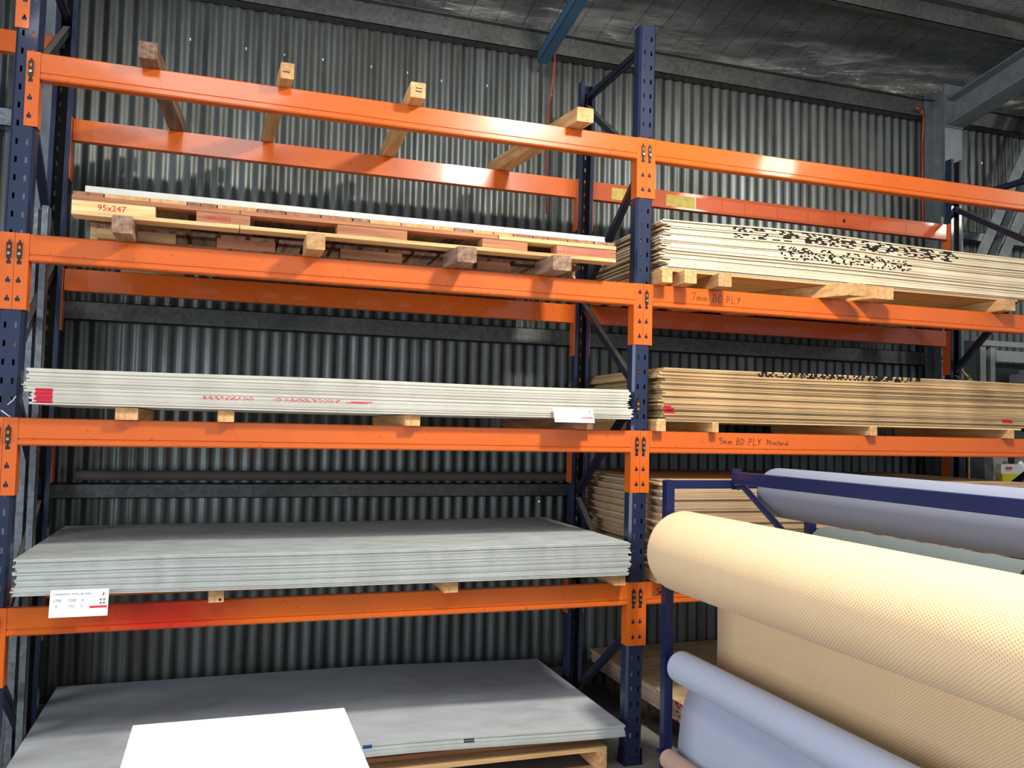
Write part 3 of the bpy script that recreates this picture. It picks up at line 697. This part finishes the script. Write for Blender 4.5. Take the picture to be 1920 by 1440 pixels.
for x0, x1, dx, lb in ((-2.401, -2.314, 0, 'timber bearer under the cream cladding, leftmost of four'), (-1.998, -1.931, 0, 'timber bearer under the cream cladding, second of four from the left'), (-1.182, -1.111, 0, 'timber bearer under the cream cladding, third of four from the left'), (-.305, -.238, -.12, 'skewed timber bearer under the paper tag of the cream cladding')):
    bearer(x0, x1, x0+dx, x1+dx, -.05, .87, Z3, 1.7245, 'pine' if dx == 0 else 'redwood_y', lb, 'timber bearers under the cream cladding')
Z2 = .9065
for x0, x1, lb in ((-2.62, -2.56, 'timber bearer under the grey sheets, hidden behind the white tag'), (-2.008, -1.945, 'timber bearer with a nail hole under the grey sheets'), (-.984, -.914, 'timber bearer under the middle of the grey sheets'), (-.118, -.055, 'pale timber bearer under the grey sheets beside the middle upright')):
    o = bearer(x0, x1, x0, x1, -.06 if 'hidden' not in lb else .0, .87, Z2, .9585, 'pine', lb, 'timber bearers under the grey sheets')
    if 'nail' in lb:
        b = MB(); b.cyl((-1.96, -.0605, .918), (-1.96, -.059, .918), .006, 8); b.build('nail_hole', M['black_ink'], o)
for x0, x1, dx, y0, lb in ((.112, .172, 0, -.09, 'timber bearer beside the middle upright under the pale plywood'), (.225, .295, .02, -.12, 'second timber bearer from the middle upright under the pale plywood'), (.43, .508, .05, -.11, 'third timber bearer from the middle upright under the pale plywood'),
                           (1.215, 1.318, -.55, -.16, 'wide skewed pine bearer sticking out under the pale plywood'), (1.41, 1.535, -.35, -.13, 'skewed bearer right of the wide pine one under the pale plywood'), (2.38, 2.46, 0, -.10, 'timber bearer under the right end of the pale plywood')):
    bearer(x0, x1, x0+dx, x1+dx, y0, .87, Z4, 2.499, 'pine', lb, 'timber bearers under the pale plywood')
b = MB(); b.box(.125, 2.54, -.045, 1.13, 2.4995, 2.5125); tag(b.build('packing_board', M['pine_x']), 'brown packing board under the pale plywood stack', 'board')
for x0, x1, lb in ((.114, .168, 'upright bearer next to the middle post under the structural plywood'), (.442, .478, 'narrow upright bearer above the start of the 9mm note'), (1.449, 1.497, 'narrow upright bearer under the middle of the structural plywood'), (2.455, 2.505, 'upright bearer under the right end of the structural plywood')):
    bearer(x0, x1, x0, x1, -.045, .87, Z3, 1.7245, 'pine', lb, 'upright bearers under the structural plywood', bev=.001)
b = MB(); b.box(.12, 2.56, -.045, 1.13, 1.725, 1.7365); tag(b.build('packing_board', M['cream_wood']), 'pale packing board under the structural plywood stack', 'board')
for x0, x1, lb in ((.125, .21, 'timber bearer under the thick plywood next to the carpet stand'), (1.2, 1.29, 'timber bearer under the middle of the thick plywood'), (2.3, 2.39, 'timber bearer under the right end of the thick plywood')):
    bearer(x0, x1, x0, x1, -.05, .87, Z2, .984, 'pine', lb, 'timber bearers under the thick plywood')
for y0, lb in ((.10, 'front floor bearer under the ticked plywood'), (.62, 'middle floor bearer under the ticked plywood'), (1.08, 'rear floor bearer under the ticked plywood')):
    b = MB(); b.box(.42, 2.7, y0, y0+.09, 0, .147, b=.004); tag(b.build('timber_bearer', M['weathered']), lb, 'timber', 'floor bearers under the ticked plywood')

# ------------------------------------------------------------------ pallets
def board(parent, x0, x1, y0, y1, z0, z1, mt, name='board'):
    b = MB(); b.box(x0, x1, y0, y1, z0, z1, b=.0015 if z1-z0 < .03 else .002); return b.build(name, M[mt], parent)
pal = tag(empty('long_pallet', (-1.37, .45, 2.503)), 'long timber pallet with red stencilled blocks carrying the white panels', 'pallet')
for x0, x1, mt in ((-2.588, -2.475, 'redwood_y'), (-2.47, -2.30, 'pine'), (-2.297, -2.155, 'pine'), (-2.152, -2.10, 'redwood_y'), (-2.097, -2.035, 'redwood_y'), (-2.03, -1.87, 'pine'), (-1.866, -1.75, 'redwood_y'), (-1.745, -1.60, 'redwood_y'), (-1.596, -1.46, 'redwood_y'),
                   (-1.455, -1.385, 'weathered'), (-1.38, -1.24, 'pine'), (-1.235, -1.09, 'pine'), (-1.085, -.99, 'pine'), (-.985, -.90, 'weathered'), (-.895, -.80, 'pine'), (-.795, -.70, 'pine'), (-.695, -.60, 'redwood_y'), (-.595, -.42, 'redwood_y'), (-.415, -.28, 'redwood_y'), (-.275, -.165, 'weathered')):
    board(pal, x0, x1, -.115, 1.02, 2.583, 2.6, mt, 'deck_board')
for y0 in (-.12, .40, .93):
    for x0, x1, mt in ((-2.59, -1.94, 'redwood'), (-1.937, -.775, 'redwood'), (-.77, -.16, 'cream_wood')): board(pal, x0, x1, y0, y0+.09, 2.565, 2.583, mt, 'stringer_board')
    for x0, x1, mt in ((-2.59, -1.94, 'cream_wood'), (-1.937, -.16, 'cream_wood')): board(pal, x0, x1, y0, y0+.09, 2.503, 2.519, mt, 'base_board')
    for i, (x0, x1, mt) in enumerate(((-2.59, -2.275, 'cream_wood'), (-2.114, -1.896, 'redwood'), (-1.524, -1.209, 'redwood'), (-.85, -.625, 'redwood'), (-.474, -.16, 'redwood'))):
        o = board(pal, x0, x1, y0+.004, y0+.086, 2.519, 2.565, mt, 'pallet_block')
        if y0 < 0:
            if i == 0: text('95x247', -2.495, y0+.0036, 2.528, .036, M['red_ink'], o)
            if i == 1: text('12/05/2023', -2.085, y0+.0036, 2.533, .024, M['red_ink'], o)
            if i == 4:
                b = MB(); rn = random.Random(5); xx = -.44
                while xx < -.20:
                    ww = rn.uniform(.006, .014); b.box(xx, xx+ww, y0+.0034, y0+.0044, 2.536, 2.556); xx += ww+rn.uniform(.003, .008)
                b.build('smudged_stamp', M['red_faint'], o)
pal2 = tag(empty('lower_long_pallet', (-1.42, .5, 2.4305)), 'darker timber pallet lying under the stencilled pallet, behind the four timber blocks', 'pallet')
for x0 in [-2.515+.125*i for i in range(18)]: board(pal2, x0, x0+.105, .03, 1.0, 2.487, 2.5022, random.choice(['redwood_y', 'weathered', 'weathered']), 'deck_board')
for y0 in (.035, .46, .90):
    for x0, x1 in ((-2.51, -1.98), (-1.965, -1.0), (-.985, -.32)): board(pal2, x0, x1, y0, y0+.085, 2.4305, 2.4435, 'redwood' if x0 < -2 else 'weathered', 'base_board')
    for x0, x1, mt in ((-2.51, -2.20, 'pine_x'), (-2.03, -1.78, 'redwood'), (-1.49, -1.2, 'redwood'), (-.83, -.66, 'redwood'), (-.5, -.33, 'redwood')): board(pal2, x0, x1, y0, y0+.08, 2.4435, 2.487, mt, 'pallet_block')
pal3 = tag(empty('floor_pallet', (-1.4, .5, 0)), 'timber pallet on the floor under the smooth grey flooring sheets', 'pallet')
for y0 in (-.075, .16, .40, .64, .88, 1.06): board(pal3, -2.62, -.150, y0, y0+.095, .118, .138, 'pine_x', 'deck_board')
for x0 in (-2.62, -1.42, -.195):
    board(pal3, x0, x0+.045, -.075, 1.155, .02, .118, 'pine', 'stringer')
for y0 in (-.075, .5, 1.06): board(pal3, -2.62, -.150, y0, y0+.095, 0, .02, 'pine_x', 'base_board')
for y0, lb in ((.02, 'front brown batten between the floor pallet and the grey sheets'), (.5, 'middle brown batten between the floor pallet and the grey sheets'), (1.0, 'rear brown batten between the floor pallet and the grey sheets')):
    b = MB(); b.box(-2.6, -.16, y0, y0+.07, .1385, .159, b=.002); tag(b.build('batten', M['redwood']), lb, 'timber', 'battens on the floor pallet')
b = MB(); b.box(-2.6, -1.27, .03, .95, .1595, .1855); tag(b.build('packing_board', M['weathered']), 'packing board lifting the left half of the flooring sheets', 'board')
for x0, x1, lb in ((-.95, -.88, 'short packer under the middle of the flooring sheets'), (-.55, -.42, 'short packer under the right half of the flooring sheets')):
    b = MB(); b.box(x0, x1, .02, 1.05, .1595, .1755 if x0 < -.9 else .1645); tag(b.build('packing_strip', M['redwood_y']), lb, 'timber')

# ------------------------------------------------------------------ paper tags
def paper_tag(x0, x1, zt, y, h, title, nums, small, label, tilt, hazard):
    """card hanging from a stack, its foot swung out a little"""
    root = empty('paper_tag', (x0, y, zt)); tag(root, label, 'label')
    W = x1-x0; b = MB(); b.box(x0, x1, y-.0008, y+.0004, zt-h, zt); b.build('card', M['paper'], root)
    yt = y-.0012
    text(title, x0+.05*W, yt, zt-.20*h, .115*h, M['grey_ink'], root, 'title', ext=.0002)
    for fx, s_ in zip((.05, .30, .54), nums): text(s_, x0+fx*W, yt, zt-.44*h, .15*h, M['grey_ink'], root, 'size_figure', ext=.0002)
    for fx, s_ in zip((.09, .31, .52), small): text(s_, x0+fx*W, yt, zt-.64*h, .10*h, M['grey_ink'], root, 'small_figure', ext=.0002)
    b = MB(); b.box(x0+.68*W, x0+.98*W, yt-.0002, yt+.0002, zt-.70*h, zt-.62*h); b.build('red_bar', M['red_print'], root)
    b = MB()
    for fx, fz in ((.87, .40), (.93, .40), (.87, .53), (.93, .53)):
        b.cyl((x0+fx*W, yt+.0002, zt-fz*h), (x0+fx*W, yt-.0002, zt-fz*h), .042*h, 12)
        b.cyl((x0+fx*W+.001, yt-.0002, zt-fz*h-.001), (x0+fx*W+.001, yt-.0003, zt-fz*h-.001), .018*h, 6, 1)
    b.build('safety_symbol', [M['dark_print'], M['paper']], root)
    c = (x0+.91*W, zt-.20*h); s_ = .085*h; b = MB()
    if hazard:
        for p, q in (((0, 1), (1, 0)), ((1, 0), (0, -1)), ((0, -1), (-1, 0)), ((-1, 0), (0, 1))): b.bar((c[0]+p[0]*s_, yt, c[1]+p[1]*s_), (c[0]+q[0]*s_, yt, c[1]+q[1]*s_), .0006, .0016, (0, 1, 0))
        b.box(c[0]-.002, c[0]+.002, yt-.0002, yt+.0002, c[1]-.005, c[1]+.005, 1); b.build('hazard_symbol', [M['red_print'], M['dark_print']], root)
    root.rotation_euler = (-tilt, 0, 0)
    return root
paper_tag(-2.60, -2.388, .990, -.104, .106, 'CEMINSEAL WALLBOARD', ('2700', '1200', '6'), ('PE', '19523', '24'), 'white paper tag printed 2700 1200 6 hanging from the grey wall boards', .22, True)
paper_tag(-.470, -.262, 1.774, -.092, .074, 'CLADDING SHEET', ('2700', '900', '4.5'), ('', '1234', '5')[:1]+('', ''), 'white paper tag printed 2700 900 4.5 hanging from the cream cladding', .42, True)

# ------------------------------------------------------------------ carpet stand and rolls
YE = -.33; YN = -4.15
stand = tag(empty('carpet_stand', (.43, (YE+YN)/2, 0)), 'blue tubular steel stand holding rolls of carpet in front of the racking', 'stand')
def part(name, mt, fn, label=None):
    b = MB(); fn(b); o = b.build(name, M[mt], stand)
    if label: o['label'] = label
for ye in (YE, YN):
    for xp in (.03, .83): part('post', 'blue_stand', lambda b: b.box(xp-.021, xp+.021, ye-.021, ye+.021, 0, 1.444, b=.004))
    part('top_tube', 'blue_stand', lambda b: b.box(.0512, .8088, ye-.02, ye+.02, 1.404, 1.442))
    part('foot', 'blue_stand', lambda b: b.box(-.05, .91, ye-.02, ye+.02, 0, .04))
    part('bracket', 'blue_stand', lambda b: (b.box(.36, .41, ye-.03, ye-.021, 1.40, 1.50), b.cyl((.372, ye-.03, 1.425), (.372, ye-.040, 1.425), .012, 10)))
    part('bolt', 'bolt', lambda b: (b.cyl((.372, ye-.040, 1.425), (.372, ye-.050, 1.425), .009, 6), b.cyl((.388, ye-.030, 1.402), (.388, ye-.040, 1.402), .006, 6)), 'zinc bolt')
part('top_rail', 'blue_stand', lambda b: b.box(.355, .38, YN, YE-.03, 1.428, 1.486, b=.003))
part('strut', 'blue_stand', lambda b: b.cyl((.388, YE-.055, 1.43), (.40, YE-.42, 1.21), .015, 12), 'grey-blue diagonal strut')
for zz, xx in ((1.393, .545), (1.121, .063), (1.10, .862), (.593, .062), (.19, -.006)):
    part('axle', 'blue_stand', lambda b: b.cyl((xx, YN, zz), (xx, YE+.01, zz), .011, 10))
part('arm', 'blue_stand', lambda b: b.box(.03, .09, YE-.02, YE+.02, .575, .61))
def roll(name, xc, zc, r, y0, y1, mt, label, sheet_pts=None, band=None, wob=0, core=True):
    n = 64; b = MB(); root = empty(name, (xc, (y0+y1)/2, zc)); tag(root, label, 'carpet roll', 'rolls on the carpet stand')
    ys = [y1+(y0-y1)*j/24 for j in range(25)]; rn = random.Random(int(r*1000))
    rows = [(y1, r*.29), (y1, r*.93), (y1-.006, r*.985), (y1-.02, r)] + [(y, r*(1+wob*rn.uniform(-1, 1))) for y in ys[1:-1]] + [(y0, r), (y0, r*.29)]
    uvs = []
    for y, rr_ in rows:
        for i in range(n+1):
            a = 2*math.pi*i/n; b.v.append((xc+rr_*math.cos(a), y, zc+rr_*math.sin(a))); uvs.append((a*r, y))
    for j in range(len(rows)-1):
        for i in range(n):
            k = j*(n+1)+i; b.f.append((k, k+1, k+n+2, k+n+1)); b.mi.append(0)
    o = b.build('roll_body', M[mt], root, smooth=True); put_uv(o, uvs)
    if core:
        b = MB(); b.cyl((xc, y0-.02, zc), (xc, y1+.012, zc), r*.28, 20); b.f = b.f[2:]; b.mi = b.mi[2:]; b.build('core_tube', M['core'], root)
    if sheet_pts:
        b = MB(); uvs = []; m_ = len(sheet_pts); ysn = 24; th = .006
        arc = [0]
        for p, q in zip(sheet_pts[:-1], sheet_pts[1:]): arc.append(arc[-1]+math.dist(p, q))
        for side in (0, 1):
            for j in range(ysn+1):
                y = y1+(y0-y1)*j/ysn
                for (px, pz), a in zip(sheet_pts, arc): b.v.append((px+side*th, y, pz)); uvs.append((a, y))
        N = (ysn+1)*m_
        for side in (0, 1):
            for j in range(ysn):
                for i in range(m_-1):
                    k = side*N+j*m_+i; f = (k, k+1, k+m_+1, k+m_); b.f.append(f if side else f[::-1]); b.mi.append(0)
        for j in (0, ysn):
            for i in range(m_-1): k = j*m_+i; b.f.append((k, k+1, N+k+1, N+k)); b.mi.append(0)
        for i in (0, m_-1):
            for j in range(ysn): k = j*m_+i; b.f.append((k, k+m_, N+k+m_, N+k)); b.mi.append(0)
        o = b.build('hanging_end', M[mt], root, smooth=True); put_uv(o, uvs)
    if band is not None:
        b = MB(); vs = []
        for y in (band, band-.03):
            for i in range(n): a = 2*math.pi*i/n; b.v.append((xc+(r+.003)*math.cos(a), y, zc+(r+.003)*math.sin(a)))
        for i in range(n): b.f.append((i, (i+1) % n, n+(i+1) % n, n+i)); b.mi.append(0)
        o = b.build('strap', M['black_ink'], root, smooth=True); o['label'] = 'black strap'
def put_uv(o, uvs):
    l = o.data.uv_layers.new(name='UVMap'); vi = [0]*len(o.data.loops); o.data.loops.foreach_get('vertex_index', vi)
    flat = [c for i in vi for c in uvs[i]]; l.data.foreach_set('uv', flat)
def drop(pts, k=6):  # smooth polyline
    out = []
    for (a, b) in zip(pts[:-1], pts[1:]):
        for i in range(k): t = i/k; out.append((a[0]+(b[0]-a[0])*t, a[1]+(b[1]-a[1])*t))
    return out+[pts[-1]]
roll('carpet_roll', .063, 1.121, .185, -4.05, -.40, 'cream_carpet', 'large cream woven carpet roll with its end hanging down, front of the stand', drop([(.248, 1.121), (.256, .9), (.258, .7), (.254, .5), (.25, .3)]))
roll('carpet_roll', .545, 1.393, .116, -4.05, -.45, 'felt', 'pale blue-white felt roll on top of the stand, under the blue rail', wob=.006)
roll('carpet_roll', .868, 1.095, .125, -4.05, -.40, 'grey_velvet', 'grey-green velvet roll with a black strap, behind the cream roll', band=-1.57, wob=.01)
roll('carpet_roll', .062, .593, .072, -4.05, -.40, 'blue_carpet', 'slim pale blue ribbed carpet roll below the cream roll', drop([(.134, .593), (.125, .54), (.095, .46), (.070, .39), (.056, .26), (.047, .14), (.045, .03)]))
roll('carpet_roll', .012, .19, .045, -4.05, -.40, 'pink_carpet', 'thin dusty pink roll at the bottom of the stand') if False else None
b = MB(); root = empty('carpet_roll', (-.006, -2.2, .19)); tag(root, 'thin dusty pink roll at the bottom of the stand beside the blue post', 'carpet roll', 'rolls on the carpet stand')
b.cyl((-.006, -4.05, .19), (-.006, -.42, .19), .044, 28); b.cyl((-.006, -.42, .19), (-.006, -.412, .19), .044, 28, 0, .036); b.cyl((-.006, -.412, .19), (-.006, -.411, .19), .036, 28, 0, .0145); n_ = 28; b.f = [f for f in b.f if len(f) == 4]; b.mi = [0]*len(b.f); b.build('roll_body', M['pink_carpet'], root, smooth=False)
b = MB(); b.cyl((-.006, -4.06, .19), (-.006, -.405, .19), .014, 14); b.f = b.f[2:]; b.mi = b.mi[2:]; b.build('core_tube', M['core'], root)

# ------------------------------------------------------------------ white topped bench in the foreground
bench = tag(empty('workbench', (-1.88, -1.75, 0)), 'bright white topped bench standing in front of the racking', 'bench')
b = MB(); b.box(-2.188, -1.588, -2.35, -1.24, .782, .80, b=.002); b.build('bench_top', M['white_top'], bench)
for xx in (-2.16, -1.665):
    for yy in (-2.32, -1.32): b = MB(); b.box(xx, xx+.05, yy, yy+.05, 0, .782, b=.004); b.build('leg', M['pine_x'], bench)
for yy in (-2.31, -1.31): b = MB(); b.box(-2.11, -1.665, yy, yy+.03, .68, .782); b.build('apron', M['pine_x'], bench)

# ------------------------------------------------------------------ things beyond the right end of the rack
def lean(name, x0, x1, y, z0, z1, th, mt, label, cat='panel', tilt=.04, dark=None):
    b = MB(); k = tilt*(z1-z0); b.hexa([(x0, y, z0), (x1, y, z0), (x1, y+th, z0), (x0, y+th, z0), (x0, y+k, z1), (x1, y+k, z1), (x1, y+k+th, z1), (x0, y+k+th, z1)])
    return tag(b.build(name, M[mt]), label, cat)
lean('leaning_panel', 3.04, 3.20, .94, 0, 1.7, .02, 'dark_panel', 'dark panel leaning behind the far upright, left of the others', tilt=.02)
lean('leaning_panel', 3.225, 3.372, .94, 0, 1.7, .02, 'dark_panel', 'dark green panel leaning second from the far upright', tilt=.02)
lean('leaning_panel', 3.376, 3.452, .94, 0, 1.7, .02, 'mid_panel', 'grey-green panel leaning between dark and light panels', tilt=.02)
o = lean('leaning_panel', 3.456, 3.576, .935, 0, 1.7, .02, 'grey_panel', 'light grey panel with a timber edge beyond the far upright', tilt=.02)
b = MB(); b.hexa([(3.5765, .93, 0), (3.592, .93, 0), (3.592, .96, 0), (3.5765, .96, 0), (3.5765, .964, 1.7), (3.592, .964, 1.7), (3.592, .994, 1.7), (3.5765, .994, 1.7)]); b.build('timber_edge', M['pine_x'], o)
sh = tag(empty('shop_shelf', (3.6, .6, 0)), 'white and yellow edged shop shelf at the right edge of the view', 'shelf')
b = MB(); b.box(3.10, 4.1, .58, .62, 1.432, 1.498); b.build('price_rail', M['shelf_white'], sh)
b = MB(); b.box(3.10, 4.1, .57, .61, 1.372, 1.432); o = b.build('shelf_edge', M['yellow'], sh); o['label'] = 'yellow shelf edge'
b = MB(); b.box(3.28, 4.1, .62, .80, 1.40, 1.43); b.build('shelf_board', M['shelf_white'], sh)
for xx in (3.30, 4.07):
    b = MB(); b.box(xx, xx+.03, .77, .80, 0, 1.40); b.build('post', M['light_frame'], sh)
b = MB(); b.box(3.139, 3.20, .579, .5805, 1.462, 1.478); b.box(3.145, 3.19, .579, .5805, 1.452, 1.456); b.box(3.31, 3.36, .579, .5805, 1.455, 1.478); b.build('printed_price', M['red_print'], sh)
rn = random.Random(2)
for k, lb in enumerate(('crumpled grey bag on the shop shelf', 'small white packet on the shop shelf')):
    b = MB(); xx = 3.30+.14*k
    b.cyl((xx, .72, 1.4305), (xx, .72, 1.475), .055, 9, 0, .03); b.cyl((xx, .72, 1.475), (xx+.012, .73, 1.51), .03, 7, 0, .012); tag(b.build('packet', M['shelf_white' if k else 'grey_panel']), lb, 'packet')
# pale frame and grey box against the wall at right
fr = tag(empty('pale_frame', (3.6, 1.05, 2.0)), 'pale grey metal frame standing against the wall behind the far brace', 'frame')
for q in ((3.40, 3.455, 0, 2.44), (3.50, 3.545, 0, 2.37), (4.4, 4.46, 0, 2.37)): b = MB(); b.box(q[0], q[1], 1.02, 1.06, q[2], q[3]); b.build('post', M['light_frame'], fr)
b = MB(); b.box(3.40, 4.6, 1.0, 1.03, 2.37, 2.41); b.build('rail', M['light_frame'], fr)
b = MB(); b.box(3.545, 4.6, 1.01, 1.05, 2.255, 2.34); b.build('rail', M['light_frame'], fr)
b = MB(); b.box(3.2, 3.36, 1.02, 1.04, 0, 2.40); tag(b.build('leaning_panel', M['dark_panel']), 'tall black panel behind the far upright beside the pale frame', 'panel')
b = MB(); b.box(3.55, 4.5, 1.08, 1.1, 0, 2.25); tag(b.build('dark_board', M['dark_panel']), 'black board behind the pale frame', 'panel')
b = MB(); b.box(3.66, 4.0, .82, 1.0, 1.9, 2.16, b=.01); b.box(3.71, 3.95, .87, .96, 2.16, 2.19, b=.008)
b.box(3.68, 3.72, .84, .98, 0, 1.9); b.box(3.94, 3.98, .84, .98, 0, 1.9)
tag(b.build('grey_box', M['grey_panel']), 'grey lidded box on legs beyond the plywood', 'box')
b = MB(); b.bar((3.0, .86, 2.2), (3.15, .86, 2.08), .012, .016); b.bar((3.11, .86, 2.112), (3.11, .86, 0), .012, .012, (1, 0, 0)); tag(b.build('timber_offcut', M['pine_x']), 'thin pale stick poking up beyond the plywood', 'stick')
b = MB(); b.cyl((3.01, .99, 0), (3.01, .99, 3.3), .014, 10); b.box(2.99, 3.03, .972, 1.0, 2.24, 2.26); b.box(2.99, 3.03, .972, 1.0, 2.20, 2.215); tag(b.build('pipe', M['galv']), 'thin grey pipe with a clip in front of the far column', 'pipe')

# lettering and handwriting become plain meshes
bpy.context.view_layer.update(); dg = bpy.context.evaluated_depsgraph_get()
for o in [q for q in bpy.data.objects if q.type in ('FONT', 'CURVE')]:
    me = bpy.data.meshes.new_from_object(o.evaluated_get(dg)); nm = o.name
    n = bpy.data.objects.new('tmp', me); C.objects.link(n); n.parent = o.parent; n.location = o.location; n.rotation_euler = o.rotation_euler; n.scale = o.scale
    if 'label' in o: n['label'] = o['label']
    n['kind'] = 'stuff'
    bpy.data.objects.remove(o); n.name = nm
